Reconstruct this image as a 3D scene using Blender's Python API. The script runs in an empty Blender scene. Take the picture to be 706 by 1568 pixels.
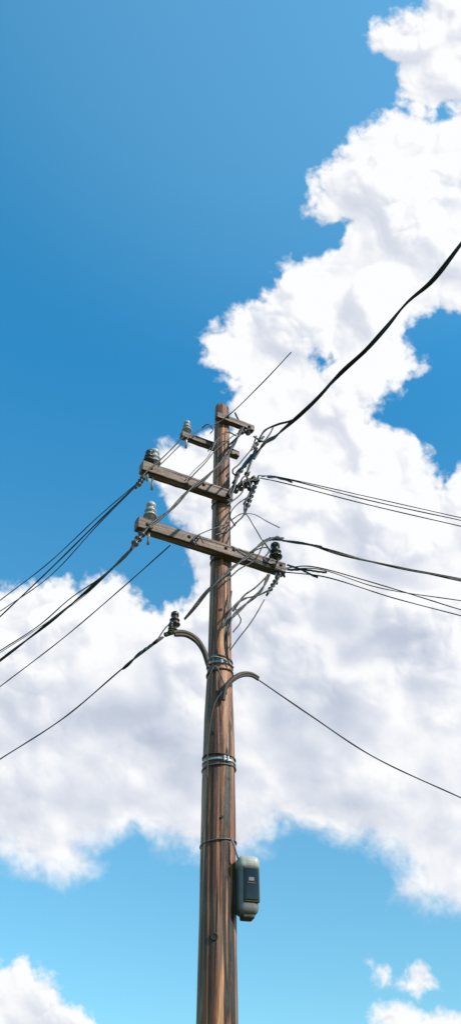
import bpy, bmesh, math, numpy as np, random
from mathutils import Vector, Matrix
random.seed(4)
scene=bpy.context.scene
F0=1358.0; PITCH=math.radians(40)
EYE=Vector((0,0,1.6))
FW=Vector((0,math.cos(PITCH),math.sin(PITCH))); UP=Vector((0,-math.sin(PITCH),math.cos(PITCH))); RT=Vector((1,0,0))
POLE=Vector((-0.1,7.3,0))
A=Vector((math.cos(math.radians(27.5)),math.sin(math.radians(27.5)),0))
N=Vector((A.y,-A.x,0))
def ray(px,py): return RT*((px-353)/F0)+UP*((784-py)/F0)+FW
def H(px,py,z):
    r=ray(px,py); return EYE+r*((z-EYE.z)/r.z)
def P(px,py,off=0.14):
    r=ray(px,py); t=((POLE-EYE).dot(N)+off)/r.dot(N); return EYE+r*t

# ---------- camera
cd=bpy.data.cameras.new("camera"); cam=bpy.data.objects.new("camera",cd); scene.collection.objects.link(cam)
cam.location=EYE; cam.rotation_euler=(math.radians(90)+PITCH,0,0)
cd.sensor_fit='VERTICAL'; cd.sensor_height=36; cd.lens=18*F0/784.0; cd.clip_end=30000; cd.clip_start=0.05
scene.camera=cam
scene.view_settings.view_transform='Standard'; scene.view_settings.look='None'; scene.view_settings.exposure=0

# ---------- light
S=Vector((0.74,-0.42,0.58)).normalized()
ld=bpy.data.lights.new("sun","SUN"); ld.energy=5.0; ld.angle=math.radians(.5); ld.color=(1,.91,.78)
lo=bpy.data.objects.new("sun",ld); scene.collection.objects.link(lo); lo.rotation_euler=S.to_track_quat('Z','Y').to_euler(); lo.location=(20,-10,30)
w=bpy.data.worlds.new("World"); scene.world=w; w.use_nodes=True
nt=w.node_tree; bg=nt.nodes['Background']
sk=nt.nodes.new('ShaderNodeTexSky'); sk.sky_type='NISHITA'; sk.sun_disc=False
sk.sun_elevation=math.asin(S.z); sk.sun_rotation=math.atan2(S.x,S.y); sk.air_density=1.0; sk.dust_density=0.3; sk.ozone_density=2.0
mx=nt.nodes.new('ShaderNodeMix'); mx.data_type='RGBA'; mx.blend_type='MULTIPLY'; mx.inputs[0].default_value=1
tcw=nt.nodes.new('ShaderNodeTexCoord'); sx=nt.nodes.new('ShaderNodeSeparateXYZ'); nt.links.new(tcw.outputs['Generated'],sx.inputs[0])
rw=nt.nodes.new('ShaderNodeValToRGB'); nt.links.new(sx.outputs['Z'],rw.inputs[0]); e=rw.color_ramp.elements
while len(e)<4: e.new(.5)
for i,(p,c) in enumerate([(.15,(.27,.43,.42)),(.42,(.27,.53,.52)),(.75,(.115,.565,.665)),(.95,(.20,.70,.74))]): e[i].position=p; e[i].color=(*c,1)
# broad haze brightening high in the east of north
hz=nt.nodes.new('ShaderNodeVectorMath'); hz.operation='DOT_PRODUCT'; nt.links.new(tcw.outputs['Generated'],hz.inputs[0]); hz.inputs[1].default_value=Vector((.12,.22,.96)).normalized()
hr=nt.nodes.new('ShaderNodeMapRange'); hr.interpolation_type='SMOOTHSTEP'; nt.links.new(hz.outputs['Value'],hr.inputs[0])
hr.inputs[1].default_value=.86; hr.inputs[2].default_value=1.0; hr.inputs[3].default_value=0; hr.inputs[4].default_value=.55
hm=nt.nodes.new('ShaderNodeMix'); hm.data_type='RGBA'; nt.links.new(hr.outputs[0],hm.inputs[0]); nt.links.new(rw.outputs[0],hm.inputs[6]); hm.inputs[7].default_value=(.62,1.0,.90,1)
nt.links.new(hm.outputs[2],mx.inputs[7])
nt.links.new(sk.outputs[0],mx.inputs[6]); nt.links.new(mx.outputs[2],bg.inputs[0]); bg.inputs[1].default_value=0.40

# ---------- material helpers
class NB:
    def __init__(s,name):
        s.m=bpy.data.materials.new(name); s.m.use_nodes=True; s.t=s.m.node_tree; s.n=s.t.nodes; s.b=s.n.get('Principled BSDF')
    def new(s,k,**kw):
        x=s.n.new(k)
        for a,b in kw.items(): setattr(x,a,b)
        return x
    def l(s,a,b): s.t.links.new(a,b)
    def ramp(s,fac,stops):
        r=s.new('ShaderNodeValToRGB'); e=r.color_ramp.elements
        while len(e)<len(stops): e.new(.5)
        for i,(p,c) in enumerate(stops):
            e[i].position=p; e[i].color=(c[0],c[1],c[2],1) if hasattr(c,'__len__') else (c,c,c,1)
        s.l(fac,r.inputs[0]); return r.outputs[0]
    def noise(s,vec,scale,det=4,rough=.6,dist=0):
        x=s.new('ShaderNodeTexNoise'); x.inputs['Scale'].default_value=scale; x.inputs['Detail'].default_value=det
        x.inputs['Roughness'].default_value=rough; x.inputs['Distortion'].default_value=dist; s.l(vec,x.inputs['Vector']); return x.outputs[0]
    def mapv(s,scale,loc=(0,0,0)):
        tc=s.new('ShaderNodeTexCoord'); m=s.new('ShaderNodeMapping'); m.inputs['Scale'].default_value=scale; m.inputs['Location'].default_value=loc
        s.l(tc.outputs['Object'],m.inputs[0]); return m.outputs[0]
    def mixc(s,f,a,b,mode='MIX'):
        x=s.new('ShaderNodeMix'); x.data_type='RGBA'; x.blend_type=mode
        if isinstance(f,float): x.inputs[0].default_value=f
        else: s.l(f,x.inputs[0])
        for i,v in ((6,a),(7,b)):
            if isinstance(v,tuple): x.inputs[i].default_value=(*v,1)
            else: s.l(v,x.inputs[i])
        return x.outputs[2]
def wood(name,axis,c_dark,c_mid,c_light,grey,k=1.0,gl=.5):
    b=NB(name)
    def sc(a,l): return tuple(l if i==axis else a for i in range(3))
    g1=b.noise(b.mapv(sc(11*k,.6*k)),1,6,.65,1.0)
    g2=b.noise(b.mapv(sc(46*k,1.5*k)),1,5,.7,.3)
    big=b.noise(b.mapv(sc(3,.9),(3,1,2)),1,3,.5)
    col=b.ramp(g1,[(.36,c_dark),(.5,c_mid),(.63,c_light)])
    col=b.mixc(.85,col,b.ramp(g2,[(.36,(.20,.17,.16)),(.5,(.8,.8,.8)),(.64,(1.5,1.45,1.4))]),'MULTIPLY')
    col=b.mixc(b.ramp(big,[(gl,0.),(gl+.25,.7)]),col,b.mixc(b.ramp(g2,[(.35,0.),(.6,1.)]),tuple(x*.4 for x in grey),grey))
    cr=b.noise(b.mapv(sc(18*k,.4*k),(7,3,5)),1,3,.5,.8)
    crm=b.ramp(cr,[(.375,0.),(.425,1.)])
    col=b.mixc(crm,(.013,.008,.006),col)
    b.l(col,b.b.inputs['Base Color']); b.b.inputs['Roughness'].default_value=.5
    b.b.inputs['Specular IOR Level'].default_value=.45
    h=b.mixc(.5,b.mixc(.5,g1,g2),crm)
    bp=b.new('ShaderNodeBump'); bp.inputs['Strength'].default_value=1.0; bp.inputs['Distance'].default_value=.026
    b.l(h,bp.inputs['Height']); b.l(bp.outputs[0],b.b.inputs['Normal'])
    return b.m
M_pole=wood("weathered_pole_wood",2,(.055,.017,.007),(.23,.078,.030),(.54,.25,.115),(.40,.26,.17),gl=.57)
M_arm=wood("crossarm_wood",0,(.045,.024,.015),(.125,.068,.042),(.26,.155,.10),(.20,.15,.12),1.4)
def simple(name,c,rough=.5,metal=0,var=.35,sc=30,bump=.2):
    b=NB(name); v=b.mapv((1,1,1)); n=b.noise(v,sc,5,.6)
    b.l(b.ramp(n,[(.3,tuple(x*(1-var) for x in c)),(.7,tuple(min(1,x*(1+var)) for x in c))]),b.b.inputs['Base Color'])
    b.b.inputs['Metallic'].default_value=metal
    b.l(b.ramp(n,[(.3,max(0,rough-.12)),(.7,min(1,rough+.12))]),b.b.inputs['Roughness'])
    bp=b.new('ShaderNodeBump'); bp.inputs['Strength'].default_value=bump; bp.inputs['Distance'].default_value=.003
    b.l(n,bp.inputs['Height']); b.l(bp.outputs[0],b.b.inputs['Normal']); return b.m
M_cable=simple("black_cable_sheath",(.02,.017,.016),.5,0,.4,40)
M_cableg=simple("grey_cable_sheath",(.11,.11,.115),.45,0,.3,40)
M_steel=simple("galvanised_steel",(.42,.43,.44),.45,.85,.3,25)
M_iron=simple("rusty_iron",(.065,.046,.036),.65,.3,.5,40,.5)
M_porc=simple("grey_porcelain",(.34,.34,.34),.22,0,.25,15,.05)
M_porcd=simple("dark_porcelain",(.045,.034,.03),.25,0,.3,15,.05)
M_shell=simple("painted_housing",(.15,.14,.13),.38,.0,.25,12,.05)
M_hood=simple("pale_hood_paint",(.36,.34,.31),.4,.0,.2,12,.05)
M_glass=simple("dark_glass",(.008,.009,.011),.08,0,.2,5,0)
M_knot=simple("wood_knot",(.035,.022,.016),.85,0,.5,60,.8)
b=NB("dry_grass_ground"); v=b.mapv((1,1,1))
c=b.ramp(b.noise(v,.4,8,.7),[(.35,(.05,.07,.025)),(.55,(.09,.1,.04)),(.7,(.16,.13,.08))])
b.l(c,b.b.inputs['Base Color']); b.b.inputs['Roughness'].default_value=.95; M_ground=b.m

# ---------- object helpers
def empty(name,loc=(0,0,0)):
    e=bpy.data.objects.new(name,None); e.location=loc; e.empty_display_size=.3; scene.collection.objects.link(e); return e
def link(name,data,mat,parent=None,M=None):
    o=bpy.data.objects.new(name,data); scene.collection.objects.link(o)
    if mat and len(data.materials)==0: data.materials.append(mat)
    if M is not None: o.matrix_world=M
    if parent is not None:
        o.parent=parent; o.matrix_parent_inverse=Matrix.Translation(-Vector(parent.location))
    return o
def catmull(pts,n=10):
    pts=[Vector(p) for p in pts]
    if len(pts)==2: return [pts[0].lerp(pts[1],i/n) for i in range(n+1)]
    q=[2*pts[0]-pts[1]]+pts+[2*pts[-1]-pts[-2]]; out=[]
    for i in range(1,len(q)-2):
        p0,p1,p2,p3=q[i-1:i+3]
        t0=0; t1=t0+max(1e-4,(p1-p0).length**.5); t2=t1+max(1e-4,(p2-p1).length**.5); t3=t2+max(1e-4,(p3-p2).length**.5)
        for k in range(n):
            t=t1+(t2-t1)*k/n
            A1=p0*((t1-t)/(t1-t0))+p1*((t-t0)/(t1-t0)); A2=p1*((t2-t)/(t2-t1))+p2*((t-t1)/(t2-t1)); A3=p2*((t3-t)/(t3-t2))+p3*((t-t2)/(t3-t2))
            B1=A1*((t2-t)/(t2-t0))+A2*((t-t0)/(t2-t0)); B2=A2*((t3-t)/(t3-t1))+A3*((t-t1)/(t3-t1))
            out.append(B1*((t2-t)/(t2-t1))+B2*((t-t1)/(t2-t1)))
    out.append(pts[-1]); return out
def resample(pts,step):
    out=[pts[0]]; acc=0
    for a,b_ in zip(pts[:-1],pts[1:]):
        L=(b_-a).length
        if L<1e-7: continue
        s=step-acc
        while s<=L: out.append(a.lerp(b_,s/L)); s+=step
        acc=(acc+L)%step
    out.append(pts[-1]); return out
def cable(name,pts,r,parent=None,mat=None,strands=1,pitch=.35,spread=1.0,wob=0.0,n=12):
    cl=catmull(pts,n); total=sum((a-b_).length for a,b_ in zip(cl[:-1],cl[1:]))
    cu=bpy.data.curves.new(name,'CURVE'); cu.dimensions='3D'; cu.bevel_depth=r; cu.bevel_resolution=3; cu.use_fill_caps=True
    if strands>1 or wob>0: cl=resample(cl,max(.025,total/1200))
    ph=random.random()*6
    for k in range(strands):
        s=cu.splines.new('POLY'); s.points.add(len(cl)-1); acc=0
        for i,p in enumerate(cl):
            if i: acc+=(p-cl[i-1]).length
            t=(cl[min(i+1,len(cl)-1)]-cl[max(i-1,0)]).normalized()
            u=t.cross(Vector((0,0,1))); u=u.normalized() if u.length>1e-3 else Vector((1,0,0)); v_=u.cross(t)
            q=p.copy()
            if strands>1:
                a=2*math.pi*(acc/pitch+k/strands)+1.1*math.sin(acc*3.1/pitch*.4+ph); q+= (u*math.cos(a)+v_*math.sin(a))*r*spread
            if wob>0: q+=u*wob*math.sin(acc*7+ph)+v_*wob*(math.sin(acc*4.3+ph*2)+.5*math.sin(acc*13+ph))
            s.points[i].co=(*q,1); s.points[i].radius=1+.12*math.sin(acc*9+ph*3)
    return link(name,cu,mat or M_cable,parent)
def lathe_mesh(prof,seg=24):
    bm=bmesh.new(); rings=[]
    for r,z in prof: rings.append([bm.verts.new((max(r,.0005)*math.cos(2*math.pi*i/seg),max(r,.0005)*math.sin(2*math.pi*i/seg),z)) for i in range(seg)])
    for a,b_ in zip(rings[:-1],rings[1:]):
        for i in range(seg): bm.faces.new((a[i],a[(i+1)%seg],b_[(i+1)%seg],b_[i]))
    bm.faces.new(rings[0][::-1]); bm.faces.new(rings[-1])
    for f in bm.faces: f.smooth=True
    me=bpy.data.meshes.new("lathe"); bm.to_mesh(me); bm.free(); return me
def frame(loc,z):
    return Matrix.Translation(loc)@Vector(z).normalized().to_track_quat('Z','Y').to_matrix().to_4x4()
def lathe(name,prof,loc,axis,mat,parent,seg=24): return link(name,lathe_mesh(prof,seg),mat,parent,frame(loc,axis))
def box(name,sx,sy,sz,M,mat,parent,bev=.006,seg=2):
    bm=bmesh.new(); bmesh.ops.create_cube(bm,size=1); bmesh.ops.scale(bm,vec=(sx,sy,sz),verts=bm.verts)
    bmesh.ops.bevel(bm,geom=bm.edges[:],offset=bev,segments=seg,affect='EDGES',profile=.5)
    for f in bm.faces: f.smooth=seg>3
    me=bpy.data.meshes.new(name); bm.to_mesh(me); bm.free(); return link(name,me,mat,parent,M)

# ---------- ground
me=bpy.data.meshes.new("ground"); me.from_pydata([(-6000,-6000,0),(6000,-6000,0),(6000,6000,0),(-6000,6000,0)],[],[(0,1,2,3)])
link("ground",me,M_ground)

# ---------- utility pole
pole=empty("utility_pole",POLE)
prof=[(0,.172),(1.5,.158),(2.9,.150),(4.1,.144),(4.9,.138),(5.3,.133),(5.75,.117),(6.0,.110),(6.7,.105),(8.0,.096),(9.3,.084),(9.37,.078)]
def rad(z): return float(np.interp(z,[p[0] for p in prof],[p[1] for p in prof]))
bm=bmesh.new(); seg=72; rings=[]
zs=list(np.arange(0,9.33,.05))+[9.335,9.35]
for z in zs:
    r=rad(z) if z<9.34 else rad(z)-.012; ring=[]
    for i in range(seg):
        a=2*math.pi*i/seg
        rr=r*(1+.014*math.sin(3*a+z*.9)+.012*math.sin(5*a-z*1.7+1)+.008*math.sin(11*a+z*.5)+.012*math.sin(2*a+z*3.1)+.006*math.sin(z*9+a))
        for ca,cz0,cz1,cd_ in ((4.9,0,5.1,.035),(5.5,2.6,8.2,.03),(4.3,3.2,9.2,.03),(5.2,6.2,9.4,.03)):
            if cz0<z<cz1:
                da=(a-ca-.06*math.sin(z*1.3+ca)); rr-=r*cd_*2.2*math.exp(-(da/.05)**2)*min(1,(z-cz0)*2,(cz1-z)*2)
        ring.append(bm.verts.new((rr*math.cos(a),rr*math.sin(a),z+(.02*math.sin(2*a) if z>9.3 else 0))))
    rings.append(ring)
for a,b_ in zip(rings[:-1],rings[1:]):
    for i in range(seg): bm.faces.new((a[i],a[(i+1)%seg],b_[(i+1)%seg],b_[i]))
bm.faces.new(rings[-1])
for f in bm.faces: f.smooth=True
me=bpy.data.meshes.new("shaft"); bm.to_mesh(me); bm.free()
link("shaft",me,M_pole,pole,Matrix.Translation(POLE))

def arm(name,z,l0,l1,off,h,d,tilt=0):
    c=POLE+A*((l0+l1)/2)+N*off; c.z=z
    M=Matrix.Translation(c)@Matrix.Rotation(math.atan2(A.y,A.x),4,'Z')@Matrix.Rotation(tilt,4,'Y')
    bm=bmesh.new(); bmesh.ops.create_cube(bm,size=1); bmesh.ops.scale(bm,vec=(l1-l0,d,h),verts=bm.verts)
    bmesh.ops.subdivide_edges(bm,edges=[e for e in bm.edges if abs((e.verts[0].co-e.verts[1].co).x)>.05],cuts=14)
    for v_ in bm.verts: v_.co.y+=random.uniform(-.002,.002); v_.co.z+=random.uniform(-.0025,.0025)
    me=bpy.data.meshes.new(name); bm.to_mesh(me); bm.free()
    o=link(name,me,M_arm,pole,M); md=o.modifiers.new("b","BEVEL"); md.width=.008; md.segments=2; md.limit_method='ANGLE'
    return M,(l0+l1)/2
def onarm(M,mid,l,y=0,z=0): return M@Vector((l-mid,y,z))
def bolt(p,ax=None):
    ax=ax or N
    lathe("bolt",[(.020,0),(.020,.004),(.012,.0045),(.012,.016),(.0,.017)],p,ax,M_iron,pole,10)
OFF=.145
z_low=7.08; z_up=7.84; zA=8.79; zB=9.03
Ml,ml=arm("lower_crossarm",z_low,-1.0,.66,OFF,.13,.10)
Mu,mu=arm("upper_crossarm",z_up,-1.0,.05,OFF-.01,.13,.10)
MA,mA=arm("top_crossarm_rear",zA,-.46,.28,-.125,.085,.075)
MB,mB=arm("top_crossarm_front",zB,-.14,.35,.12,.085,.07)
for M,m_,ls,hh in ((Ml,ml,(-.9,-.45,-.04,.05,.4,.6),.0),(Mu,mu,(-.9,-.3,-.02),.0),(MB,mB,(0,.28),0)):
    for l in ls: bolt(onarm(M,m_,l,-.05 if M is not MB else -.036,random.uniform(-.02,.02)))

def pin_ins(loc,ax,s=1,mat=M_porc,name="pin_insulator",pin=.18):
    lathe(name,[(.012*s,-.02),(.012*s,.045*s),(.045*s,.047*s),(.048*s,.055*s),(.03*s,.075*s),(.028*s,.085*s),(.04*s,.088*s),(.042*s,.096*s),(.026*s,.115*s),(.024*s,.13*s),(.034*s,.135*s),(.032*s,.16*s),(.018*s,.175*s),(0,.178*s)],loc,ax,mat,pole)
    lathe("insulator_pin",[(.014,-pin*s),(.014,.05*s),(0,.051*s)],loc,ax,M_steel,pole,10)
    lathe("insulator_washer",[(.03,0),(.03,.008),(.015,.012),(.015,.03)],loc,ax,M_iron,pole,12)
def strain(p0,p1,r=.032,n=4,mat=M_porcd,name="strain_insulator"):
    d=Vector(p1)-Vector(p0); L=d.length; pr=[(.010,0),(.012,.1*L)]
    for i in range(n):
        z=.15*L+.7*L*i/n; w_=.7*L/n; pr+=[(.4*r,z),(r,z+.25*w_),(r*.95,z+.45*w_),(.45*r,z+.7*w_)]
    pr+=[(.014,.9*L),(.010,L)]
    lathe(name,pr,p0,d,mat,pole,18)
UPV=Vector((0,0,1))
pin_ins(onarm(Ml,ml,-.86,0,.065),UPV,1.5)
pin_ins(onarm(Mu,mu,-.92,0,.065),UPV,1.2,M_porcd)
pin_ins(onarm(Mu,mu,-.85,.03,.065),UPV,1.6)
pin_ins(onarm(MA,mA,-.39,0,.042),UPV,1.2)
pin_ins(onarm(Ml,ml,.57,0,.065),UPV,1.5,M_porcd)
pin_ins(onarm(MB,mB,.28,0,-.10),UPV,.6,M_porcd,pin=.02)

# bands and clamps round shaft
def band(z,w_,thick,mat,name="steel_band",tilt=(0,0,1),sc=1.0):
    r=rad(z)*1.03*sc
    lathe(name,[(r,-w_/2),(r+thick,-w_/2),(r+thick,w_/2),(r,w_/2)],Vector((POLE.x,POLE.y,z)),tilt,mat,pole,48)
for z in (z_low,z_up): 
    band(z+.03,.012,.006,M_iron,"arm_band"); band(z-.05,.012,.006,M_iron,"arm_band")
band(5.82,.022,.008,M_steel,tilt=(.05,0,1)); band(5.74,.012,.008,M_iron,tilt=(-.12,0,1)); band(5.88,.01,.008,M_cableg,tilt=(.14,.05,1))
band(4.86,.020,.005,M_steel,tilt=(.03,0,1)); band(4.81,.008,.008,M_cableg,tilt=(-.06,0,1)); band(4.905,.008,.006,M_iron,tilt=(.06,0,1))
band(4.17,.008,.006,M_cableg,"tie_wire",(-.12,0,1))
for dx,z in ((.05,4.86),(.08,4.86),(.02,5.82)):
    p=POLE+Vector((dx,-math.sqrt(rad(z)**2-dx*dx)-.012,z)); box("band_clamp",.018,.03,.05,Matrix.Translation(p),M_steel,pole,.003)
# knots
for px,py,s in ((328,1434,1.0),(344,1058,.8),(350,1190,.5),(326,1120,.6),(338,930,.6),(340,1250,.4)):
    r=ray(px,py); t=7.15/r.y; p=EYE+r*t; q=Vector((p.x-POLE.x,0,0)); R_=rad(p.z)
    yy=math.sqrt(max(R_*R_-q.x**2,0)); nn=Vector((q.x,-yy,0)).normalized(); c=Vector((POLE.x,POLE.y,p.z))+nn*(R_*.985)
    lathe("knot",[(.032*s,0),(.030*s,.006*s),(.022*s,.010*s),(.018*s,.006*s),(.008*s,.008*s),(0,.007*s)],c,nn,M_knot,pole,18)

# brackets
lb=[P(253,972,.10),P(268,968,.10),P(285,969,.10),P(301,979,.10),P(312,996,.10),P(319,1018,.10)]
cable("left_bracket",lb,.024,pole,M_iron); cable("left_bracket_rib",[p+Vector((0,0,-.03)) for p in lb[1:]],.016,pole,M_iron)
pin_ins(P(267,965,.10),UPV,1.15,M_porcd,pin=.02); pin_ins(P(262,967,.13),UPV,.6,M_porcd,pin=.02)
rb=[P(342,1072,.16),P(346,1052,.17),P(356,1040,.18),P(370,1032,.18),P(385,1032,.18),P(396,1038,.18)]
cable("right_bracket",rb,.019,pole,M_iron); cable("right_bracket_rib",[p+Vector((0,0,-.022)) for p in rb[1:]],.012,pole,M_iron)
cable("ground_wire",[P(346,1052,.17),P(330,1075,.16),P(322,1110,.165),P(318,1150,.17),P(318,1190,.17)],.005,pole,M_iron)

# meter housing
bx=empty("meter_box",(.135,7.24,3.83))
T=Matrix.Translation; RZ=Matrix.Rotation(math.radians(14),4,'Z')
B0=T((.128,7.24,3.82))@RZ
box("housing",.165,.17,.43,B0,M_shell,bx,.05,6)
box("hood",.178,.19,.11,B0@T((0,-.002,.17)),M_hood,bx,.045,6)
box("window_frame",.128,.03,.27,B0@T((.016,-.082,.0)),M_iron,bx,.012,4)
box("window",.112,.03,.245,B0@T((.016,-.087,.0)),M_glass,bx,.01,4)
box("dial",.045,.010,.03,B0@T((.01,-.101,.035)),M_shell,bx,.003,2)
box("dial_base",.07,.012,.012,B0@T((.01,-.101,.005)),M_iron,bx,.003,2)
box("side_window",.03,.10,.25,B0@T((.072,-.012,.005)),M_glass,bx,.01,4)
box("base_cap",.10,.11,.05,B0@T((0,0,-.215)),M_iron,bx,.015,4)
box("mount_plate",.03,.09,.34,T((.045,7.29,3.84)),M_iron,bx,.006,2)
cable("conduit",[(.07,7.19,4.0),(.05,7.16,4.05),(.03,7.17,4.12),(.01,7.17,4.17)],.008,bx,M_cableg)

# ---------- span wires
def extend(pts,dist=60):
    k=pts[-1]-pts[-2]; d=Vector((k.x,k.y,0)); sl=k.z/d.length; d.normalize(); e=pts[-1]; out=[]
    for s in (1,3,7,14,25,40,dist):
        z=e.z+sl*s+(.5*(-2*sl)/30)*s*s if s<=60 else 0
        out.append(Vector((e.x+d.x*s,e.y+d.y*s,z)))
    return pts+out
def line(name,pts,r,ext=True,**kw): return cable(name,extend(pts) if ext else pts,r,None,n=16,**kw)
# left, upper
line("power_line",[P(214,738,.2),H(150,800,7.72),H(75,874,7.62),H(0,945,7.55)],.008)
line("power_line",[P(212,741,.2),H(150,804,7.72),H(75,884,7.62),H(-5,940,7.5)],.0055)
line("power_line",[P(208,742,.2),H(150,792,7.72),H(75,862,7.6),H(0,920,7.5)],.0055)
# left, lower
line("power_line",[P(208,835,.2),H(160,882,6.98),H(80,950,6.9),H(0,1012,6.85)],.009,strands=2,pitch=1.4,spread=.9)
line("power_line",[P(206,838,.2),H(150,888,6.95),H(110,915,6.9),H(60,958,6.85),H(0,997,6.8)],.006)
line("power_line",[P(204,838,.2),H(178,866,6.95),H(130,912,6.9),H(80,948,6.85),H(0,1000,6.8)],.004,mat=M_cableg)
line("power_line",[P(262,834,.2),H(190,898,6.9),H(100,975,6.8),H(0,1052,6.7)],.006)
# left, bracket
line("power_line",[P(250,976,.14),H(190,1022,5.95),H(100,1098,5.85),H(0,1163,5.8)],.007)
cable("splice_sleeve",[P(250,976,.14),P(238,984,.14),H(215,1001,5.97),H(188,1024,5.95)],.008,pole,strands=2,pitch=.35,wob=.004)
# right
line("power_line",[P(398,728,.05),H(440,734,7.72),H(560,765,7.62),H(706,797,7.55)],.006)
line("power_line",[P(400,730,.05),H(430,731,7.74),H(560,760,7.62),H(706,793,7.55)],.005)
line("power_line",[P(398,732,.05),H(440,741,7.70),H(560,772,7.60),H(706,806,7.52)],.006)
line("power_line",[P(420,826,.1),H(480,836,6.95),H(560,858,6.9),H(706,889,6.85)],.007,strands=2,pitch=1.6)
line("power_line",[P(420,827,.1),H(470,833,6.95),H(520,850,6.9),H(706,886,6.82)],.005)
line("power_line",[P(436,872,.1),H(490,872,6.85),H(580,900,6.75),H(706,920,6.7)],.005)
line("power_line",[P(436,876,.1),H(500,884,6.8),H(600,915,6.7),H(706,943,6.65)],.006)
line("power_line",[P(436,870,.1),H(480,868,6.85),H(560,889,6.75),H(706,934,6.66)],.006)
line("power_line",[P(397,1042,.18),H(470,1092,5.35),H(570,1158,5.25),H(706,1222,5.2)],.0065)
for p0,p1 in ((P(410,731,.05),H(446,737,7.72)),(P(428,826,.1),H(492,839,6.94)),(P(440,872,.1),H(500,876,6.83)),(P(440,864,.1),H(486,884,6.83))):
    cable("splice_sleeve",[p0,p0.lerp(p1,.5)+Vector((0,0,.012)),p1],.006,pole,strands=3,pitch=.3,wob=.006)
# thick cable overhead to the right
big=[P(388,702,.10),P(402,682,.12),H(430,662,8.3),H(470,625,8.3),H(520,572,8.32),H(560,536,8.35),H(590,502,8.37),H(625,462,8.38),H(660,430,8.4),H(706,373,8.45)]
line("overhead_service_cable",big,.0115,strands=2,pitch=2.3,spread=.9,wob=.005)
line("overhead_service_cable",[P(384,706,.10),P(398,670,.12),H(425,650,8.3),H(450,642,8.3),H(500,594,8.3),H(560,538,8.35)],.011,ext=False)
# thin wire over top
line("tie_line",[P(245,712,.2),P(300,662,.2),P(345,640,.2),H(400,588,9.1),H(446,539,9.15)],.006,ext=False)

# ---------- jumpers and hardware on the pole
J=lambda pts,r=.010,**kw: cable("jumper_cable",pts,r,pole,**kw)
J([P(207,832,.2),P(228,806,.2),P(255,785,.2),P(290,752,.22),P(320,728,.25),P(345,700,.25),P(362,672,.2),P(372,655,.15)],.010,strands=2,pitch=.7,wob=.006)
J([P(210,741,.2),P(225,722,.2),P(245,705,.2),P(283,667,.0)],.007)
J([P(283,948,.14),P(300,928,.2),P(322,902,.26),P(350,874,.28),P(380,850,.24),P(408,828,.2),P(425,824,.15)],.010,strands=2,pitch=.8,wob=.005)
J([P(350,1010,.16),P(347,985,.2),P(350,955,.22),P(375,925,.2),P(400,905,.2),P(412,880,.2)],.009,strands=2,pitch=.5,wob=.006)
J([P(352,996,.16),P(365,978,.2),P(385,952,.2),P(405,918,.2)],.006)
J([P(340,960,.2),P(352,935,.2),P(370,918,.2),P(395,912,.2),P(418,900,.2),P(430,880,.2)],.008,wob=.006)
J([P(350,760,.2),P(358,742,.2),P(366,722,.2),P(380,706,.2),P(390,695,.15)],.013,strands=2,pitch=.5,wob=.005)
J([P(352,752,.1),P(366,742,.15),P(380,735,.15),P(396,735,.1)],.011,strands=2,pitch=.2)
J([P(396,735,.1),P(386,750,.15),P(376,770,.15),P(374,788,.15),P(362,800,.2),P(350,812,.2),P(330,818,.2)],.009,wob=.006)
J([P(374,786,.12),P(390,788,.12),P(408,798,.1),P(428,808,.05)],.005)
J([P(386,702,.15),P(378,726,.15),P(384,748,.15),P(374,772,.15)],.012,wob=.004)
J([P(354,748,.15),P(362,730,.15),P(356,722,.15),P(368,710,.15),P(384,690,.15),P(392,668,.15)],.008,wob=.008)
J([P(348,775,.2),P(362,762,.2),P(372,748,.2),P(370,735,.2),P(382,722,.15)],.008,wob=.008)
J([P(388,668,.12),P(402,676,.12),P(412,666,.12),P(418,655,.12)],.010)
J([P(300,822,.22),P(320,812,.22),P(345,802,.22),P(375,786,.2),P(388,806,.2),P(400,826,.2)],.006,wob=.004)
J([P(352,680,.1),P(364,668,.1),P(372,655,.1),P(364,640,.1),P(360,632,.1)],.010,wob=.003)
J([P(345,690,.15),P(356,682,.15),P(366,668,.15),P(376,660,.1)],.009)
J([P(318,690,.2),P(334,672,.2),P(348,662,.2),P(362,668,.15)],.008,wob=.006)
J([P(310,655,.0),P(318,650,.1),P(326,658,.15),P(322,664,.15)],.007)
J([P(290,735,.2),P(312,712,.24),P(330,690,.24),P(350,672,.2),P(366,662,.15)],.006,wob=.004)
J([P(352,870,.2),P(372,856,.2),P(392,842,.2),P(412,840,.15),P(420,860,.15)],.007,wob=.004)
J([P(346,890,.2),P(366,872,.2),P(388,858,.2),P(404,832,.2)],.007,wob=.006)
J([P(356,936,.16),P(372,912,.2),P(392,900,.2),P(408,884,.2)],.009,wob=.008)
J([P(300,835,.24),P(296,828,.24),P(304,820,.24),P(312,832,.24)],.007)
J([P(268,950,.12),P(255,960,.12),P(240,982,.14)],.006)
J([P(316,1018,.14),P(324,1006,.2),P(340,1008,.2),P(358,1022,.14)],.007,mat=M_cableg)
J([P(355,905,.14),P(350,940,.16),P(344,975,.16),P(346,1000,.16),P(352,1018,.14)],.007,mat=M_cableg)
J([P(345,1052,.16),P(330,1020,.2),P(318,1040,.14)],.006,mat=M_cableg)
J([P(286,735,.2),P(300,718,.2),P(318,700,.24),P(330,676,.24)],.005,mat=M_cableg,wob=.004)
J([P(232,700,.14),P(240,690,.1),P(236,686,.1)],.006)
J([P(360,806,.2),P(352,790,.2),P(364,770,.2),P(380,760,.15)],.007,wob=.008)
J([P(402,826,.2),P(412,842,.2),P(404,858,.2),P(420,866,.2)],.008,wob=.006)
J([P(356,968,.18),P(368,948,.2),P(360,930,.2),P(380,916,.2)],.006,wob=.008)
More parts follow.
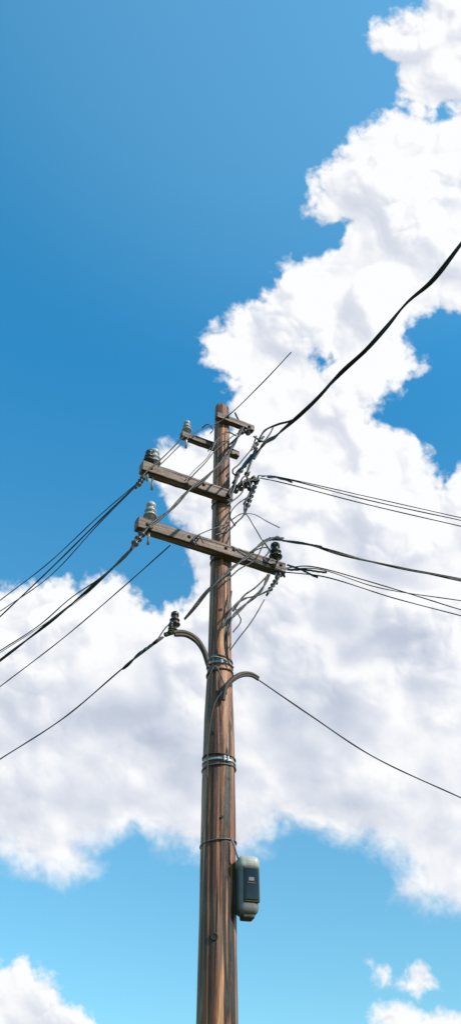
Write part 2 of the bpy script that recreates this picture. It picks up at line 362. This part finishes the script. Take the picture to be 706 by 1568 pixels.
strain(P(222,812,.2),P(200,842,.2),.040,3); strain(P(222,728,.2),P(208,748,.2),.032,3)
strain(P(424,862,.17),P(436,884,.17),.03,3); strain(P(432,872,.17),P(408,912,.17),.026,5)
strain(P(352,756,.08),P(392,734,.08),.038,4); strain(P(396,728,.08),P(374,788,.1),.03,6)
strain(P(366,664,.14),P(384,656,.14),.03,3); strain(P(356,740,.1),P(394,686,.1),.024,5)
strain(P(408,826,.16),P(434,824,.1),.022,4); strain(P(384,690,.1),P(404,668,.1),.026,3)
strain(P(296,832,.24),P(306,820,.24),.02,2)
for p in (P(230,808,.2),P(286,742,.2),P(300,826,.22),P(418,866,.2),P(370,740,.15),P(382,748,.15),P(350,768,.2),P(378,726,.15),P(388,732,.12)):
    box("clamp",.05,.045,.045,frame(p,(random.uniform(-1,1),random.uniform(-1,1),1)),M_iron,pole,.01,2)

# ---------- clouds : a far shell of cloud, density and painted light and shade worked out on a chart of the northern sky
def h2(ix,iy,s):
    v_=np.sin(ix*127.1+iy*311.7+s*74.7)*43758.5453; return v_-np.floor(v_)
def gnoise(x,y,s):
    ix=np.floor(x); iy=np.floor(y); fx=x-ix; fy=y-iy
    def g(i,j):
        a=h2(ix+i,iy+j,s)*6.2832; return np.cos(a)*(fx-i)+np.sin(a)*(fy-j)
    ux=fx*fx*fx*(fx*(fx*6-15)+10); uy=fy*fy*fy*(fy*(fy*6-15)+10)
    a=g(0,0); b_=g(1,0); c_=g(0,1); d=g(1,1)
    return (a+(b_-a)*ux)*(1-uy)+(c_+(d-c_)*ux)*uy
def fbm(x,y,s,o=4,g=.5):
    t=0; a=1; n=0
    for i in range(o):
        t=t+a*gnoise(x,y,s+i); n+=a; a*=g; x,y=(x*.8-y*.6)*2.03+5.3,(x*.6+y*.8)*2.03+1.7
    return .5+t/n*.95
def puff(x,y,s):
    x,y=x*math.cos(s)-y*math.sin(s),x*math.sin(s)+y*math.cos(s)
    ix=np.floor(x); iy=np.floor(y); m=np.full(x.shape,9.)
    for i in (-1,0,1):
        for j in (-1,0,1):
            cx=ix+i; cy=iy+j; dx=cx+.5+.85*(h2(cx,cy,s)-.5)-x; dy=cy+.5+.85*(h2(cx,cy,s+17)-.5)-y
            m=np.minimum(m,dx*dx+dy*dy)
    return 1-np.clip(m/.75,0,1)
polys=[
 [(760,-60),(655,-20),(648,5),(612,30),(578,42),(572,70),(592,90),(606,112),(608,150),(636,178),(662,188),(700,170),(760,160)],
 [(760,170),(700,182),(660,192),(600,184),(565,188),(545,208),(535,238),(502,252),(482,282),(484,308),(468,324),(488,348),(512,352),(514,372),(480,380),(442,398),(415,418),(420,440),(372,466),(350,498),(322,516),(315,548),(350,578),(362,610),(340,660),(285,672),(246,694),(238,716),(250,742),(258,790),(280,815),(292,860),(312,905),(270,925),(246,950),(215,935),(200,912),(165,888),(120,905),(82,898),(45,890),(0,918),(-60,900),(-60,1320),(0,1330),(28,1345),(60,1350),(95,1365),(130,1355),(160,1335),(156,1302),(208,1276),(238,1308),(280,1325),(340,1330),(400,1318),(422,1288),(440,1264),(490,1286),(556,1300),(606,1336),(592,1382),(640,1400),(760,1412),(760,700),(706,716),(668,726),(640,682),(574,642),(598,604),(640,562),(622,522),(650,492),(706,470),(760,455)],
 [(-60,1465),(0,1472),(40,1472),(76,1500),(92,1538),(130,1552),(170,1575),(170,1640),(-60,1640)],
 [(562,1474),(590,1480),(612,1498),(590,1512)],
 [(608,1508),(640,1474),(672,1510),(640,1530)],
 [(572,1540),(620,1532),(650,1545),(706,1556),(760,1555),(760,1640),(580,1640)]]
holes=[[(474,538),(502,544),(518,558),(500,576),(484,564)]]
def sdf(X,Y,poly):
    pts=np.array(poly,float); d=np.full(X.shape,1e12); ins=np.zeros(X.shape,bool); n=len(pts)
    for i in range(n):
        x0,y0=pts[i]; x1,y1=pts[(i+1)%n]; ex=x1-x0; ey=y1-y0
        t=np.clip(((X-x0)*ex+(Y-y0)*ey)/(ex*ex+ey*ey),0,1)
        d=np.minimum(d,(X-x0-t*ex)**2+(Y-y0-t*ey)**2)
        if y0!=y1:
            c_=((y0>Y)!=(y1>Y))&(X<(x1-x0)*(Y-y0)/(y1-y0)+x0); ins^=c_
    d=np.sqrt(d); return np.where(ins,d,-d)
def smooth(a,b_,x): t=np.clip((x-a)/(b_-a),0,1); return t*t*(3-2*t)
def field(X,Y):
    wx=(fbm(X/70,Y/70,3,3)-.5)*44; wy=(fbm(X/70,Y/70,9,3)-.5)*44
    x=X+wx; y=Y+wy
    x2=X+wx*.45+(fbm(X/18,Y/18,21,3)-.5)*16; y2=Y+wy*.45+(fbm(X/18,Y/18,31,3)-.5)*16
    d=np.full(X.shape,-1e9)
    for p in polys: d=np.maximum(d,sdf(x2,y2,p))
    for p in holes: d=np.minimum(d,-sdf(x2,y2,p)-3)
    q=np.maximum(np.maximum(-X,X-706),np.maximum(-Y,Y-1568))
    dn=(fbm(X/420,Y/300,77,3)-.52)*500
    wgt=smooth(30,220,q); d=d*(1-wgt)+dn*wgt
    b1=puff(x/105,y/95,1); b2=puff(x/46+3,y/44,2); b3=puff(x/21,y/20+7,3); b4=puff(x/10,y/10,4)
    soft=smooth(1180,1300,Y)*(1-smooth(1420,1470,Y)); soft=np.maximum(soft,.12*smooth(1440,1470,Y)*smooth(520,550,X))
    bil=26*(b1-.6)+15*(b2-.6)+8*(b3-.6)+3.5*(b4-.6)
    tiny=smooth(1440,1470,Y)*smooth(520,550,X); bil=bil*(1-.6*tiny)
    Fd=np.clip(d,-400,400)+bil*(1-.35*soft)+3*tiny
    T_=1-np.exp(-np.clip(d,0,400)/60)
    big=(fbm(X/170+4,Y/130,50,3)-.5)
    act=smooth(.38,.62,fbm(X/120,Y/120,60,2))*(1-.7*smooth(1000,1150,Y)*(1-smooth(1420,1460,Y)))
    act=np.maximum(act,.8*(1-smooth(0,60,d)))
    Hh=60*T_+(30*b1+17*b2+7.5*b3+2.2*b4)*(.25+.85*act)+45*big
    return Fd,Hh,T_,soft,big,d
def axis(lo,a,b_,hi,step):
    def side(L):
        out=[];s=step;p=0
        while p<L: s*=1.09; p+=s; out.append(p)
        return out
    return np.array([a-p for p in side(a-lo)][::-1]+list(np.arange(a,b_,step))+[b_]+[b_+p for p in side(hi-b_)])
xs=axis(-1250,-60,766,1950,2.0); ys=axis(-1000,-60,1628,1800,2.0)
X,Y=np.meshgrid(xs,ys)
Fd,Hh,T_,soft,big,dd=field(X,Y)
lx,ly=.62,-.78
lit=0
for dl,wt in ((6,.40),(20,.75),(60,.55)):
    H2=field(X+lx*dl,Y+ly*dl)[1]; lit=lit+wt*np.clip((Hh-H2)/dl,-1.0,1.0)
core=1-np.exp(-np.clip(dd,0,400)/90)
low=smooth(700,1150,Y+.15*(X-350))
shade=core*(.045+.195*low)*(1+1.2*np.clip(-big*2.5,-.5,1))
Lt=.965+.16*lit*(1-.3*low)-shade+.04*big  # cloud brightness: sunlit sides and shaded cores baked per vertex
# fade at shell rim
rim=np.minimum(np.minimum(X+1250,1950-X),np.minimum(Y+1000,1800-Y)); Fd=np.where(rim<150,np.minimum(Fd,rim-120),Fd)
nx=X.shape[1]; ny=X.shape[0]
U=(X-353)/F0; V=(784-Y)/F0
D=np.stack([U,FW.y+V*UP.y,FW.z+V*UP.z],-1); D/=np.linalg.norm(D,axis=-1,keepdims=True)
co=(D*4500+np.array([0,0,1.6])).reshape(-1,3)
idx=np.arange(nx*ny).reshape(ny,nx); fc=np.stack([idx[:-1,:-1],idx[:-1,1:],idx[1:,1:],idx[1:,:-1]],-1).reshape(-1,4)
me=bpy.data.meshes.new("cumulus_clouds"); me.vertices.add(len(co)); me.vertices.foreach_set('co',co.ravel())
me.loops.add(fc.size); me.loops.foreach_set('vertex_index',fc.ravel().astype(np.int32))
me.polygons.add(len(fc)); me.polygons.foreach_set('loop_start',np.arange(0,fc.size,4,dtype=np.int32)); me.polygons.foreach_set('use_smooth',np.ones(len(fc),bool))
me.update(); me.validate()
for nm,arr in (("cloud_depth",Fd/100),("cloud_baked_light",Lt),("cloud_soft",soft)):
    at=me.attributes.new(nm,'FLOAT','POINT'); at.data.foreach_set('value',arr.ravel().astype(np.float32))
b=NB("cloud_painted_glow"); b.n.remove(b.b)
def attr(n): x=b.new('ShaderNodeAttribute'); x.attribute_name=n; return x.outputs['Fac']
def mth(op,a,c_,d=None):
    x=b.new('ShaderNodeMath'); x.operation=op
    for i,v_ in enumerate((a,c_,d)):
        if v_ is None: continue
        if isinstance(v_,(int,float)): x.inputs[i].default_value=v_
        else: b.l(v_,x.inputs[i])
    return x.outputs[0]
tc=b.new('ShaderNodeTexCoord'); vec=tc.outputs['Object']
n1=b.noise(vec,.035,7,.65,.4); n2=b.noise(vec,.010,6,.6,.6)
den=mth('ADD',attr("cloud_depth"),mth('MULTIPLY_ADD',n1,.18,-.09)); den=mth('ADD',den,mth('MULTIPLY_ADD',n2,.20,-.10))
mr=b.new('ShaderNodeMapRange'); mr.interpolation_type='SMOOTHSTEP'; b.l(den,mr.inputs[0])
mr.inputs[1].default_value=-.06; b.l(mth('MULTIPLY_ADD',attr("cloud_soft"),.40,.15),mr.inputs[2])
lt=mth('ADD',attr("cloud_baked_light"),mth('MULTIPLY_ADD',n2,.10,-.05)); lt=mth('ADD',lt,mth('MULTIPLY_ADD',n1,.04,-.02))
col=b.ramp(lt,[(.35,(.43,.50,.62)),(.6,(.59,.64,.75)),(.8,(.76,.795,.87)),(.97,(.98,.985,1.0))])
em=b.new('ShaderNodeEmission'); b.l(col,em.inputs[0]); tr=b.new('ShaderNodeBsdfTransparent'); ms=b.new('ShaderNodeMixShader')  # shell glows by itself, light and shade already in its colour
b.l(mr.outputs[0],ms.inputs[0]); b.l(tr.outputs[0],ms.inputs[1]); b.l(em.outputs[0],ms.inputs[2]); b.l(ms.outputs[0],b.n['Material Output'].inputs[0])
b.m.cycles.emission_sampling='NONE'
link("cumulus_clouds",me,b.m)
